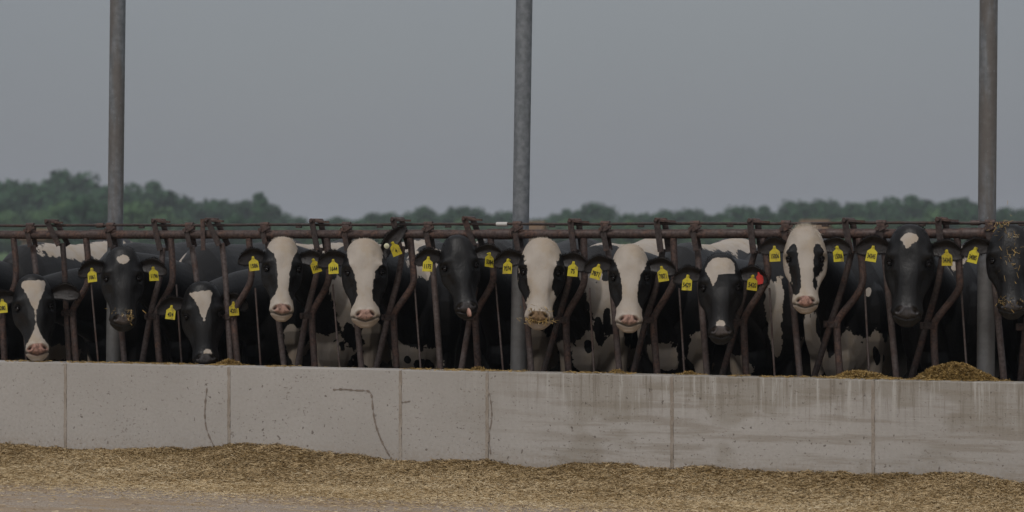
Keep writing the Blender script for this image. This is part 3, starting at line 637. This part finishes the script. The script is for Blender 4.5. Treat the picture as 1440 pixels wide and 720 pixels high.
def poly_field(prof, X):
    t = X[:, 2]; p = np.array(prof); xl = np.interp(t, p[:, 0], p[:, 1]); xr = np.interp(t, p[:, 0], p[:, 2])
    f = np.minimum(X[:, 0]-xl, xr-X[:, 0]); return np.minimum(f, np.minimum(t-p[0, 0], p[-1, 0]-t))
def ell(X, c, r):
    d = np.sqrt(sum(((X[:, i]-c[i])/r[i])**2 for i in range(len(c)))); return (1-d)*min(r)
def elln(X, c, r): return (1-np.sqrt(sum(((X[:, i]-c[i])/r[i])**2 for i in range(len(c)))))*.12
def make_cow(i, top, chin, label, skin='pink', pitch=20, yaw=0, v=-.25, blaze=[], plus=[], minus=[], blobs=[], holes=[], ears=((.05, .15), (.05, .15)), tags=('', ''), body=(0, 0, 0), tuft='black', tongue=False,
             skinf=((0, .486), (.060, .030)), wrap=False, scale=None, voxel=.0085, headless=False, eyeopen=1):
    pt = Vector(P(top[0], top[1], v)); dist = (Vector((CAM[0], CAM[1], 0))-Vector((pt.x, pt.y, 0))).length
    Lm = math.hypot(chin[0]-top[0], chin[1]-top[1])*dist/FPX; pr = rad(pitch)
    sc = scale or Lm/(.594*math.cos(pr)+.045*math.sin(pr)); roll = math.atan2(chin[0]-top[0], chin[1]-top[1])
    face = math.atan2(CAM[0]-pt.x, -(CAM[1]-pt.y))          # bearing towards the camera
    Rm = (Matrix.Rotation(face+rad(yaw), 3, 'Z') @ Matrix.Rotation(-roll, 3, 'Y') @ Matrix(((1, 0, 0), (0, -math.cos(pr), -math.sin(pr)), (0, math.sin(pr), -math.cos(pr)))))
    M = np.array(Rm)*sc                                       # columns: x, n, t axes
    root_x = pt.x+body[0]; floor = .1
    crown = np.array(pt)-M @ np.array([0, -.06, -.036])       # head origin so that the crown lands at the measured point
    H = lambda X: (M @ np.asarray(X, float).T).T+crown
    Hi = lambda W: (np.linalg.inv(M) @ (W-crown).T).T
    root = empty('cow', (root_x, .9, floor), label, 'cow', 'dairy cows lined up at the headlocks')
    mb = MB()
    cb, sb = math.cos(body[2]), math.sin(body[2])
    def Bt(x, y, z): # body local -> world (yaw about the shoulders)
        y_ = y-.6; return (root_x+x*cb-y_*sb, .6+x*sb+y_*cb+body[1], z+floor)
    bs = 1.0
    if True:
        Bc = np.array(BODY); ys = np.linspace(Bc[0, 0], Bc[-1, 0], 36); rs = []
        for y in ys:
            tz, bz, hw = [np.interp(y, Bc[:, 0], Bc[:, k]) for k in (1, 2, 3)]; c = (tz+bz)/2; h = (tz-bz)/2; ring = []
            for k in range(36):
                a = 2*math.pi*k/36; cx, sx = math.cos(a), math.sin(a)
                wtop = 1-.30*max(0, sx)**2 if y < 1.9 else 1-.12*max(0, sx)**2
                ring.append(Bt(hw*bs*wtop*math.copysign(abs(cx)**.85, cx), y, c+h*math.copysign(abs(sx)**.9, sx)))
            rs.append(ring)
        mb.rings(rs)
        for sx in (-1, 1):      # legs, shoulder and haunch
            for (yy, xx, zt, r0, kn) in ((.72, .15, .80, .10, .40), (2.06, .17, .95, .15, .52)):
                back = yy > 1; q = .05 if back else 0
                pts = [Bt(sx*xx, yy, zt), Bt(sx*xx, yy-(.06 if back else 0), zt-.22), Bt(sx*xx, yy+q*2, kn), Bt(sx*xx, yy+q, .16), Bt(sx*xx, yy+q-.02, .07), Bt(sx*xx, yy+q-.05, .0)]
                mb.tube(smooth_path(pts, 2), list(np.interp(np.linspace(0, 1, len(smooth_path(pts, 2))), [0, .3, .5, .75, .88, 1], [r0, r0*.8, .05, .036, .045, .055])), 14)
            mb.ball(Bt(sx*.15, .72, .95), (.13, .20, .30)); mb.ball(Bt(sx*.17, 2.02, 1.05), (.12, .24, .28))
        mb.ball(Bt(0, 1.85, .50), (.16, .20, .14))
        mb.ball(Bt(0, .52, .72), (.11, .14, .17))                      # brisket
        tp = [Bt(0, 2.36, 1.34), Bt(0, 2.47, 1.25), Bt(0, 2.48, .9), Bt(0, 2.46, .55)]; mb.tube(smooth_path(tp, 2), .022, 8)
    if not headless:
        # neck: from shoulder to the back of the head
        hb = Vector(H([[0, -.135, .085]])[0]); hb2 = Vector(H([[0, -.19, .14]])[0]); sh = Vector(Bt(0, .86, 1.12)); sh2 = Vector(Bt(0, .62, 1.06))
        path = catmull([sh, sh2, sh2.lerp(hb, .5)+Vector((0, 0, .02)), hb], 7); m = len(path); pts = []
        for k, p in enumerate(path):
            s = k/(m-1); t = path[min(k+1, m-1)]-path[max(k-1, 0)]
            pts.append((p, np.interp(s, [0, .35, .7, 1], [.30, .255, .175, .115])*1.0, np.interp(s, [0, .35, .7, 1], [.20, .155, .105, .082]), t))
        ellipse_rings(mb, pts)
        # throat / dewlap
        dl = catmull([Bt(0, .5, .80), sh2.lerp(hb2, .5)-Vector((0, 0, .14)), hb2], 6)
        mb.tube(dl, list(np.interp(np.linspace(0, 1, len(dl)), [0, .5, 1], [.10, .055, .05])), 12, flat=(1, 1))
        ws = 1.035+.045*math.sin(i*2.7+1); wm = 1+.05*math.sin(i*4.1)
        rs = [[tuple(q) for q in H(r*np.array([ws*(1 if r[0, 2] < .3 else wm), 1, 1]))] for r in HL]; mb.rings(rs)
    me = bpy.data.meshes.new('raw'); me.from_pydata(mb.v, [], mb.f); ob = bpy.data.objects.new('raw', me); COL.objects.link(ob)
    rm = ob.modifiers.new('r', 'REMESH'); rm.mode = 'VOXEL'; rm.voxel_size = voxel
    sm = ob.modifiers.new('s', 'SMOOTH'); sm.factor = .5; sm.iterations = 3
    d = bpy.context.evaluated_depsgraph_get(); me2 = bpy.data.meshes.new_from_object(ob.evaluated_get(d)); bpy.data.objects.remove(ob); bpy.data.meshes.remove(me)
    nv = len(me2.vertices); W = np.empty(nv*3, np.float32); me2.vertices.foreach_get('co', W); W = W.reshape(-1, 3).astype(float)
    fq = [tuple(p.vertices) for p in me2.polygons]; bpy.data.meshes.remove(me2)
    # body coordinates
    bx = (W[:, 0]-root_x); by = W[:, 1]-body[1]-.6; X = np.stack([bx*cb+by*sb, -bx*sb+by*cb+.6, W[:, 2]-floor], 1)
    white = np.full(nv, -.14)
    def PB(b):
        px_, py_, v_, w_, h_ = b[:5]; q = P(px_, py_, v_); k = FPX/15.9
        return (q[0]-root_x, q[1]-body[1], q[2]-floor), (w_/2/k, b[5] if len(b) > 5 else .3, h_/2/k)
    for b in PATCHES: white = np.maximum(white, elln(X, *PB(b))-.022)
    for b in BLACKS: white = np.minimum(white, -elln(X, *PB(b)))
    bodyf = np.ones(nv); inn = np.zeros(nv)
    skinv = np.full(nv, -1.); dark = np.zeros(nv); dirt = np.clip((1.0-X[:, 2])/.5, 0, 1)*.85
    if not headless:
        Hc = Hi(W); inh = (Hc[:, 2] > -.05) & (Hc[:, 2] < .60) & (np.abs(Hc[:, 0]) < .15) & (Hc[:, 1] > -.26) & (Hc[:, 1] < .06)
        Hh = Hc[inh]; Hd, dk = head_displace(Hh, jaw=1 if tongue else 0)
        fade = np.clip((Hh[:, 1]+.24)/.06, 0, 1)[:, None]; Hd = Hh*(1-fade)+Hd*fade
        W[inh] = H(Hd); dark[inh] = dk
        f = np.full(len(Hh), -.5)
        for bz in blaze: f = np.maximum(f, poly_field(bz, Hh))
        for c, r in plus: f = np.maximum(f, ell(Hh[:, [0, 2]], c, r))
        for c, r in minus: f = np.minimum(f, -ell(Hh[:, [0, 2]], c, r))
        if not wrap: f = f-np.clip((-.085-Hh[:, 1]), 0, 1)*1.6
        wgt = np.clip((Hh[:, 1]+.25)/.10, 0, 1); white[inh] = f*wgt+white[inh]*(1-wgt)
        sv = ell(Hh[:, [0, 2]], *skinf)-np.clip(-.085-Hh[:, 1], 0, 1)*2
        skinv[inh] = sv; dirt[inh] = np.clip(.55*g(Hh[:, 2]-.53, .045)*(Hh[:, 2] > .40)+.5*g(Hh[:, 2]+.02, .05)+.35*np.clip(-.06-Hh[:, 1], 0, .06)/.06, 0, .7); bodyf[inh] = 1-wgt
    fringe = []
    for side in ((-1, 1) if not headless else ()):
        lift, fwd = ears[0 if side < 0 else 1][:2]; fold = ears[0 if side < 0 else 1][2] if len(ears[0 if side < 0 else 1]) > 2 else 1.
        e4 = ears[0 if side < 0 else 1]; EV, EQ, inner, hang, L_, nv_, upv = leaf_ear(side, lift, fwd, fold=fold, ln=e4[3] if len(e4) > 3 else .198, wd=.047 if len(e4) > 3 else .056)
        b0 = len(W); W = np.concatenate([W, H(EV)]); fq += [tuple(b0+x for x in q) for q in EQ]
        n = len(EV); white = np.concatenate([white, np.full(n, -.3)]); skinv = np.concatenate([skinv, np.full(n, -1.)]); dark = np.concatenate([dark, np.zeros(n)]); inn = np.concatenate([inn, inner]); dirt = np.concatenate([dirt, np.zeros(n)]); bodyf = np.concatenate([bodyf, np.zeros(n)])
        rimv = []
        EVf = EV[:n//2].reshape(18, 13, 3)
        for _ in range(420):
            i_ = rng.uniform(1, 16.9); a_i = int(i_); q_ = i_-a_i; top_ = rng.random() < .45; jj = 12 if top_ else (0 if rng.random() < .8 else int(rng.integers(1, 12)))
            p_ = EVf[a_i, jj]*(1-q_)+EVf[min(a_i+1, 17), jj]*q_; dd_ = (upv if jj == 12 else -upv if jj == 0 else nv_*.6-upv*.6)+L_*rng.uniform(.1, .8)+rng.normal(0, .25, 3); dd_ /= np.linalg.norm(dd_)
            sd2 = np.cross(dd_, nv_+rng.normal(0, .3, 3)); sd2 /= np.linalg.norm(sd2); l_ = .008+.012*rng.random(); rimv += [p_-sd2*.0011, p_+sd2*.0011, p_+dd_*l_]
        fringe.append(np.array(rimv))
        tx = tags[0 if side < 0 else 1]
        if tx:
            ps = Vector(H([hang+nv_*.004])[0]); rz = face+rad(yaw)*.5+side*rad(random.uniform(2, 30))
            M4 = Matrix.Translation(ps) @ Matrix.Rotation(rz, 4, 'Z') @ Matrix.Rotation(-side*rad(random.uniform(-10, 22)), 4, 'Y') @ Matrix.Rotation(rad(-8), 4, 'X') @ Matrix.Translation((0, -.022, 0))
            tg = tagplate(YEL, .066, .098, 'ear_tag', root, M4)
            textmesh(tx, .040, M4 @ Matrix.Translation((0, -.0045, -.066)) @ Matrix.Scale(.66 if len(tx) < 5 else .52, 4, (1, 0, 0)), tg, 'tag_number', INK)
            mb = MB(); mb.tube([M4 @ Vector((0, -.006, -.008)), M4 @ Vector((0, .022, -.008))], .007, 10); mb.build('tag_stud', YEL, tg)
            if tx == '5420':
                M5 = M4 @ Matrix.Translation((.034, .006, .022)) @ Matrix.Rotation(rad(-20), 4, 'Y'); tag(tagplate(RED, .045, .075, 'ear_tag', root, M5), 'small red ear tag beside the yellow one')
        if i == 5 and side > 0:
            c = Vector(H([np.array([.104, -.095, .098])+L_*.095+nv_*.03])[0]); cdv = (Vector((CAM[0], CAM[1], CAMZ))-c).normalized()
            mb = MB(); mb.tube([c-cdv*.01, c+cdv*.028, c+cdv*.032], [.018, .018, .012], 16); mb.tube([c+cdv*.03, c+cdv*.036], .006, 8); mb.build('tag_button', BTN, root)
    W -= np.array([root_x, .9, floor])
    me = bpy.data.meshes.new('body'); me.from_pydata(W.tolist(), [], fq); me.update(); me.polygons.foreach_set('use_smooth', [True]*len(me.polygons))
    for nm, arr in (('white', white), ('skin', skinv), ('dark', dark), ('dirt', dirt), ('bodyf', bodyf), ('inner', inn)):
        a = me.attributes.new(nm, 'FLOAT', 'POINT'); a.data.foreach_set('value', arr.astype(np.float32))
    me.materials.append(COATS[skin]); bo = bpy.data.objects.new('body', me); COL.objects.link(bo); bo.parent = root
    if headless: return root
    for fr_ in fringe:
        fr_ = H(fr_); mesh_np('ear_fringe', fr_, np.arange(len(fr_)).reshape(-1, 3), np.full(len(fr_), .5), HBLK, root, (root_x, .9, floor))
    for s in (-1, 1):
        c = H([[s*.1045, -.054, .199]])[0]; mb = MB(); mb.ball(c, (.0175*sc, .0185*sc, .0155*sc), 14, 10); mb.build('eye', EYE, root)
        # eyelids: small dark arcs above and below the eye
        mb = MB(); arc = [H([[s*(.109+.007*math.sin(a)-.010*math.cos(a)), -.050+.021*math.cos(a), .199-.017*math.sin(a)]])[0] for a in np.linspace(.1, math.pi-.1, 9)]
        mb.tube([Vector(p) for p in arc], [.003, .0055, .0075, .0085, .0085, .0085, .0075, .0055, .003], 8)
        arc = [H([[s*(.111-.010*math.cos(a)), -.050+.020*math.cos(a), .199+.015*math.sin(a)]])[0] for a in np.linspace(.1, math.pi-.1, 9)]
        mb.tube([Vector(p) for p in arc], .0035, 6); mb.build('eyelid', HBLK, root)
    # poll hair: short blades fanning over the crown, and a fringe of ear hair
    n = 1300; ux = rng.normal(0, .034, n); tt = rng.uniform(-.034, .035, n); Vv = []; Tt = []
    a_ = np.interp(tt, HA[:, 0], HA[:, 1]); fr = np.interp(tt, HA[:, 0], HA[:, 2]); ux = np.clip(ux, -a_*.9, a_*.9)
    for k in range(n):
        p = np.array([ux[k], fr[k]-.012-.25*(ux[k]/a_[k])**2*.1-rng.random()*.03, tt[k]]); dd = np.array([ux[k]*3+rng.normal(0, .3), rng.normal(.25, .25), -.5+1.1*(tt[k]+.02)/.05+rng.normal(0, .25)]); dd /= np.linalg.norm(dd)
        sd_ = np.cross(dd, rng.normal(size=3)); sd_ /= np.linalg.norm(sd_); l = (.008+.013*rng.random())*(2.2 if i == 10 else 1)
        Vv += [p-sd_*.0012, p+sd_*.0012, p+dd*l]
    Vv = H(np.array(Vv)); mesh_np('poll_hair', Vv, np.arange(len(Vv)).reshape(-1, 3), np.full(len(Vv), .5), HWHT if tuft == 'white' else HBLK, root, (root_x, .9, floor))
    # whiskers and chin hair
    if tongue:
        mb = MB(); pts = [H([[.006, -.075, .513]])[0], H([[.008, -.030, .527]])[0], H([[.012, -.018, .545]])[0], H([[.012, -.024, .560]])[0]]
        mb.tube(smooth_path(pts, 2), list(np.interp(np.linspace(0, 1, len(smooth_path(pts, 2))), [0, .6, 1], [.030, .030, .014])), 12, flat=(1, .35)); mb.build('tongue', TNG, root)
    return root, H

def straw_on(H, spots, n, lab):
    pos = []
    for (x, nn, t, sx, st) in spots:
        for _ in range(n): pos.append(H([[x+rng.normal(0, sx), nn+rng.normal(0, .006), t+rng.normal(0, st)]])[0])
    pos = np.array(pos); V2, t2 = blades(len(pos), pos, np.full(len(pos), .026), np.full(len(pos), .003), .7, np.clip(rng.normal(.7, .2, len(pos)), 0, 1))
    o = mesh_np('clinging_straw', V2, np.arange(len(V2)).reshape(-1, 4), t2, SILAGE, org=tuple(pos.mean(0))); tag(o, lab, 'straw', kind='stuff')

# white patches of the herd's coats: (measured x, y), depth into the herd, width, height, depth radius
PATCHES = [(30,350,1.4,110,36,1.0), (125,346,1.4,80,54,1.0), (80,500,.85,36,40,.4), (125,508,.7,34,34,.45), (240,510,.6,26,26,.4), (262,350,1.2,32,60,.9), (267,368,.8,22,36,.5),
 (412,485,.82,22,90,.3), (455,500,.45,100,90,.5), (487,425,.42,30,130,.3), (455,344,1.4,84,44,1.0), (528,480,.68,24,90,.4), (575,508,.5,110,72,.5), (535,500,.75,50,60,.4), (620,350,1.3,70,60,1.1), (603,372,.6,22,70,.4),
 (560,350,1.5,44,40,.7), (718,348,1.5,90,50,1.1), (752,500,.62,56,100,.5), (792,505,.6,56,70,.4), (838,500,.48,76,80,.5), (848,425,.46,34,110,.35), (803,354,1.2,50,44,.9), (832,380,.38,16,60,.3), (880,342,1.5,96,32,1.0),
 (925,354,1.7,46,34,.6), (880,500,.68,40,90,.4), (902,470,.6,16,40,.3), (935,500,.42,54,48,.3), (916,500,.5,26,34,.3), (982,500,.6,26,90,.4), (1035,516,.6,90,44,.5), (1028,342,1.6,84,32,.9), (1024,364,1.65,40,36,.6),
 (1090,440,.52,20,150,.3), (1135,490,.5,54,130,.5), (1195,506,.48,100,90,.5), (1238,500,.7,22,90,.4), (1246,515,.9,26,50,.3), (1221,410,.57,7,16,.3), (1353,362,.8,24,56,.5)]
BLACKS = [(489,470,.46,12,34,.3), (573,506,.4,12,14,.3), (597,513,.55,16,20,.3), (842,465,.46,11,44,.3), (828,486,.43,9,20,.3), (853,450,.5,8,40,.3), (893,480,.8,12,60,.3), (1165,475,.35,18,56,.25), (1232,500,.63,7,30,.3)]
SADDLE = lambda y, r=.45, x=0: ((x, y, 1.42), (.5, r, .22))
make_cow(1, (45, 386), (51, 506), 'black cow with lowered head, white triangle on forehead and pink nose, at far left', 'rose', 20, 3, -.22,
    blaze=[[(.028, -.075, .075), (.06, -.078, .082), (.10, -.058, .066), (.16, -.034, .040), (.225, -.008, .012), (.235, -.004, .004)], [(.225, -.004, .005), (.33, -.004, .005), (.36, -.006, .010)], [(.33, -.004, .006), (.37, -.018, .02), (.42, -.048, .04), (.46, -.075, .075), (.56, -.08, .08)]],
    tags=('280', ''), ears=((-.12, .1), (.12, .12)), body=(.06, .1, 0), skinf=((0, .492), (.066, .036)))
r, H2 = make_cow(2, (172, 347), (173, 465), 'black cow with a small square white star and grey nose before the left steel post', 'grey', 18, 0, -.25,
    plus=[((.005, .078), (.042, .030)), ((.010, .078), (.036, .034))], tags=('1061', '1196'), ears=((-.05, .15), (.0, .15)), body=(.02, .05, 0), skinf=((0, .49), (.060, .030)))
straw_on(H2, [(.0, .0, .445, .05, .012), (.05, -.01, .47, .012, .02)], 26, 'bits of chaff stuck round the grey nose of the cow with square star')
make_cow(3, (283, 396), (290, 520), 'black cow with head lowest to the feed, white wedge on forehead', 'dark', 14, 0, -.08,
    blaze=[[(.045, -.085, .06), (.06, -.078, .066), (.10, -.052, .060), (.15, -.030, .040), (.20, -.012, .022), (.235, 0, .008), (.245, .002, .004)]], plus=[((.015, .455), (.028, .026))], tags=('424', '4201'), ears=((-.02, .12), (-.02, .12)), body=(.03, .2, 0), skinf=((0, .492), (.062, .034)))
make_cow(4, (398, 334), (393, 452), 'cow with long white blaze, black cheeks and orange pink nose, fourth from left', 'pink', 20, 4, -.25,
    blaze=[[(-.06, -.05, .045), (-.02, -.085, .075), (.04, -.108, .10), (.07, -.092, .10), (.11, -.062, .072), (.17, -.048, .054), (.25, -.036, .046), (.34, -.036, .042), (.38, -.050, .048), (.41, -.075, .068), (.46, -.1, .10), (.57, -.1, .1)]], tuft='white',
    tags=('1586', '1584'), ears=((.0, .14), (.02, .12)), body=(.0, 0, 0))
make_cow(5, (512, 336), (514, 461), 'cow with broad white face and one ear pricked up showing a round button', 'pink', 18, 0, -.25, wrap=False,
    blaze=[[(-.06, -.09, .09), (.03, -.115, .12), (.10, -.11, .12), (.15, -.09, .105), (.20, -.072, .072), (.27, -.058, .056), (.36, -.052, .052), (.40, -.066, .058), (.44, -.1, .1), (.57, -.1, .1)]], tuft='white',
    tags=('1644', '4'), ears=((.10, .16), (1.08, .05, 1.1, .27)), body=(.0, 0, 0))
make_cow(6, (641, 331), (653, 449), 'all black cow licking with its pink tongue out, left of the middle steel post', 'dark', 20, 7, -.25, tongue=True,
    tags=('1175', '5384'), ears=((.12, .16), (.0, .14)), body=(.02, 0, 0), skinf=((0, .488), (.060, .030)))
r, H7 = make_cow(7, (763, 335), (758, 464), 'mostly white faced cow with dirty brown nose, right of the middle steel post', 'dirty', 18, -2, -.25, wrap=True,
    blaze=[[(-.07, -.14, .14), (.57, -.14, .14)]], minus=[((-.112, .245), (.030, .13)), ((.112, .225), (.034, .11)), ((-.10, .33), (.028, .06)), ((-.13, .12), (.022, .05)), ((.13, .10), (.02, .05)), ((-.095, .42), (.018, .035))], tuft='white',
    tags=('7074', '75'), ears=((.02, .12), (.0, .14)), body=(.0, 0, 0), skinf=((0, .492), (.066, .036)))
straw_on(H7, [(.0, -.012, .45, .045, .012), (-.05, -.03, .515, .03, .012), (.03, -.03, .515, .03, .01)], 60, 'chaff caked round the dirty nose of the white faced cow')
make_cow(8, (887, 344), (884, 468), 'clean pink nosed cow with wide white blaze, next right of the dirty nosed one', 'pink', 18, 0, -.25,
    blaze=[[(-.06, -.08, .08), (.0, -.105, .10), (.06, -.112, .112), (.11, -.095, .105), (.17, -.070, .075), (.24, -.056, .056), (.34, -.050, .056), (.38, -.07, .065), (.41, -.1, .1), (.57, -.1, .1)]], tuft='white',
    tags=('7871', '7871'), ears=((.05, .16), (.02, .14)), body=(.0, 0, 0))
make_cow(9, (1013, 357), (1014, 484), 'dark cow with white forehead patch and both a red and a yellow ear tag', 'grey', 18, 0, -.25,
    blaze=[[(.012, -.045, .06), (.035, -.075, .09), (.075, -.098, .092), (.115, -.085, .088), (.125, -.08, -.01), (.16, -.062, -.028), (.20, -.052, -.045)]], plus=[((0, .445), (.030, .022))],
    tags=('5429', '5420'), ears=((.06, .16), (.02, .18)), body=(.0, .05, 0), skinf=((0, .485), (.058, .028)))
make_cow(10, (1132, 318), (1133, 441), 'tallest cow, shaggy white face with a black patch round each eye', 'rose', 17, 0, -.25, wrap=True,
    blaze=[[(-.07, -.16, .16), (.57, -.16, .16)]], minus=[((-.082, .155), (.030, .055)), ((-.080, .22), (.036, .085)), ((-.066, .30), (.036, .09)), ((-.062, .38), (.034, .06)), ((.082, .155), (.030, .055)), ((.086, .22), (.034, .08)), ((.078, .275), (.026, .04)), ((.068, .36), (.016, .045))], tuft='white', 
    tags=('15006', '15006'), ears=((.10, .16), (.06, .16)), body=(.02, 0, 0), skinf=((.0, .487), (.054, .032)))
make_cow(11, (1281, 316), (1276, 458), 'black cow with a round white star on its forehead, beside the right post', 'dark', 18, -2, -.25,
    plus=[((.0, .068), (.046, .033)), ((-.012, .085), (.022, .038))], tags=('34345', '34345'), ears=((.12, .16), (.04, .16)), body=(.0, 0, 0), skinf=((0, .49), (.062, .033)))
r, H12 = make_cow(12, (1421, 316), (1423, 447), 'black cow at the right frame edge with straw on its poll', 'dark', 18, 0, -.25, tags=('34085', '34085'), ears=((.05, .16), (.05, .16)), skinf=((0, .49), (.060, .032)))
straw_on(H12, [(-.05, -.02, -.005, .04, .02), (.0, .015, .12, .03, .09), (.0, -.02, .46, .05, .03)], 70, 'straw scattered over the head of the cow at the right edge')
make_cow(0, (-78, 345), (-74, 465), 'black and white cow at the left frame edge, only its white back in view', 'dark', tags=('', ''))

# ------------------------------------------------------------------ far woodland
def m_leaf(name, c1, c2):
    m, nt, b = newmat(name, .8, .15)
    oi = nt.nodes.new('ShaderNodeObjectInfo'); n = noise(nt, .5, 4); a = nt.nodes.new('ShaderNodeAttribute'); a.attribute_name = 'tone'
    c = mixc(nt, a.outputs['Fac'], c1, c2); c = mixc(nt, math_(nt, 'MULTIPLY', oi.outputs['Random'], .5), c, tuple(x*1.5 for x in c2))
    nt.links.new(c, b.inputs['Base Color']); return m
LEAF = m_leaf('leaves_dark', (.019, .048, .026), (.040, .092, .042)); LEAFB = m_leaf('leaves_light', (.045, .090, .042), (.085, .15, .065))
BARK = m_plain('bark', (.09, .07, .055), (.06, .05, .04), 2)
def crown_mesh(name, h, wd, kind, seed, mat):
    r_ = np.random.default_rng(seed); V = []; T = []
    k = 30; cl = []
    for i in range(k):
        z = r_.uniform(.05, .93); 
        if kind == 'point': R = (1.02-z)**.6*.8
        elif kind == 'round': R = math.sqrt(max(0, 1-((z-.55)/.5)**2))
        else: R = math.sqrt(max(0, 1-((z-.62)/.45)**2))*(.8+.3*r_.random())
        a = r_.random()*6.28; q = R*wd/2*math.sqrt(r_.random())*.85; cl.append((q*math.cos(a), q*math.sin(a), z*h, (.16+.12*r_.random())*wd))
    for (x, y, z, r) in cl:
        n = 85; d = r_.normal(size=(n, 3)); d /= np.linalg.norm(d, axis=1)[:, None]; p = np.array([x, y, z])+d*(r*r_.uniform(.55, 1.05, n))[:, None]*np.array([1, 1, .8])
        s = r_.uniform(.28, .62, n); a1 = r_.normal(size=(n, 3)); a1 = np.cross(a1, d*.7+r_.normal(size=(n, 3))*.5); a1 /= np.linalg.norm(a1, axis=1)[:, None]; b1 = np.cross(a1, d); b1 /= np.linalg.norm(b1, axis=1)[:, None]+1e-6
        V.append(np.stack([p-a1*s[:, None]-b1*s[:, None]*.6, p+a1*s[:, None]-b1*s[:, None]*.6, p+b1*s[:, None]], 1).reshape(-1, 3)); T.append(np.repeat(np.clip(r_.normal(.5, .25, n), 0, 1), 3))
    V = np.concatenate(V); T = np.concatenate(T); me = mesh_np(name, V, np.arange(len(V)).reshape(-1, 3), T, mat); me.location = (0, 0, 0); return me
protos = []
for kind, seed, mat in (('round', 1, LEAF), ('broad', 2, LEAF), ('round', 3, LEAFB), ('broad', 4, LEAFB), ('point', 5, LEAF), ('broad', 6, LEAF)):
    cr = crown_mesh('crown', 12, 10 if kind != 'point' else 5.5, kind, seed, mat)
    mb = MB(); mb.tube([(0, 0, 0), (.1, .05, 3), (.05, 0, 6.5)], [.38, .28, .15], 8)
    for a in range(5):
        mb.tube([(.05, 0, 3+a*.5), (1.3*math.cos(a*2.4), 1.3*math.sin(a*2.4), 5+a*.6), (2.4*math.cos(a*2.4), 2.4*math.sin(a*2.4), 7+a*.6)], [.16, .1, .05], 6)
    tr = mb.build('trunk', BARK); tr.location = (0, 0, 0); protos.append((kind, mat, cr, tr))
    for o in (cr, tr): COL.objects.unlink(o)
skyl = [(-60,255),(0,253),(60,249),(100,246),(120,250),(150,256),(200,255),(240,266),(280,281),(320,281),(345,286),(365,272),(380,290),(400,306),(420,304),(470,305),(500,303),(545,297),(600,296),(640,294),(680,293),(705,300),
        (730,307),(760,305),(800,293),(850,290),(870,298),(900,296),(960,294),(1000,300),(1035,289),(1060,287),(1090,289),(1130,281),(1180,283),(1250,279),(1320,276),(1375,284),(1410,294),(1440,291),(1500,285)]
su, sv = zip(*skyl)
def far(px, dist):   # a spot on the ground at that distance along the line of sight
    a = (px-720)/FPX; return CAM[0]+dist*(WX+a*RX), CAM[1]+dist*(WY+a*RY)
cnt = 0
def place_tree(px, dist, h, k, label, group):
    kind, mat, cr, tr = protos[k]; x, y = far(px, dist); r = empty('tree', (x, y, 0), label, 'tree', group, rz=random.random()*6)
    s = h/12
    r.scale = (s*random.uniform(.95, 1.15), s*random.uniform(.95, 1.15), s)
    for o in (cr, tr):
        c = o.copy(); COL.objects.link(c); c.parent = r
px = -260
while px < 1760:
    d = random.uniform(385, 440); top = np.interp(px, su, sv)
    h = (341-top)/FPX*d+CAMZ; 
    if abs(px-366) < 12: px += 14; continue
    place_tree(px, d, h*random.uniform(.90, 1.05), random.choice((0, 1, 5, 5)), 'dark green hazy tree in the back row of the far treeline', 'dark trees of the far back row')
    px += random.uniform(22, 40)*max(.5, min(1.2, h/10))
place_tree(366, 380, (341-270)/FPX*380+CAMZ, 4, 'single narrow taller dark tree rising at the right end of the left wooded rise', 'narrow tree')
px = -240
while px < 1740:
    d = random.uniform(300, 360); top = np.interp(px, su, sv); hh = (341-top)*random.uniform(.45, .68)
    place_tree(px, d, hh/FPX*d+CAMZ, random.choice((2, 3, 3, 1)), 'paler green hazy tree in the lower front row of the far treeline', 'pale trees of the far front row')
    px += random.uniform(17, 30)*max(.6, min(1.1, hh/30))
# distant sheds seen blurred over the rail
for (px0, px1, ytop, dist, lab) in ((742, 765, 311, 140, 'blurred tan shed with brown roof right of the middle steel post'), (1128, 1164, 309, 120, 'blurred tan shed with orange brown roof behind the shaggy white faced cow'), (38, 74, 322, 110, 'blurred low brown shed seen over the white cow back at far left')):
    xc, yc = far((px0+px1)/2, dist); wd = (px1-px0)/FPX*dist; h = (341-ytop)/FPX*dist+CAMZ
    r = empty('shed', (xc, yc, 0), lab, 'shed', 'small sheds far behind the cows')
    mb = MB(); mb.box((xc-wd/2, yc-wd/2, 0), (xc+wd/2, yc+wd/2, h*.78)); mb.build('wall', SHEDW, r, smooth=False)
    mb = MB(); z0, z1 = h*.78, h; a = wd/2+.12
    mb.add([(xc-a, yc-a, z0), (xc+a, yc-a, z0), (xc+a, yc+a, z0), (xc-a, yc+a, z0), (xc-a, yc, z1), (xc+a, yc, z1)], [(0, 1, 5, 4), (2, 3, 4, 5), (0, 4, 3), (1, 2, 5), (0, 3, 2, 1)]); mb.build('roof', SHEDR, r, smooth=False)
    mb = MB(); mb.box((xc-.35, yc-wd/2-.04, 0), (xc+.35, yc-wd/2-.003, h*.6)); mb.build('door', SHEDR, r, smooth=False)

# ------------------------------------------------------------------ haze
HAZE = True
if HAZE:
    m = bpy.data.materials.new('haze'); m.use_nodes = True; nt = m.node_tree; nt.nodes.clear()
    o_ = nt.nodes.new('ShaderNodeOutputMaterial'); pv = nt.nodes.new('ShaderNodeVolumePrincipled'); pv.inputs['Density'].default_value = .00048
    pv.inputs['Color'].default_value = (.86, .92, 1, 1); nt.links.new(pv.outputs[0], o_.inputs['Volume'])
    mb = MB(); mb.box((-3600, -450, -1), (3600, 6100, 24)); tag(mb.build('haze', m, smooth=False), kind='stuff')
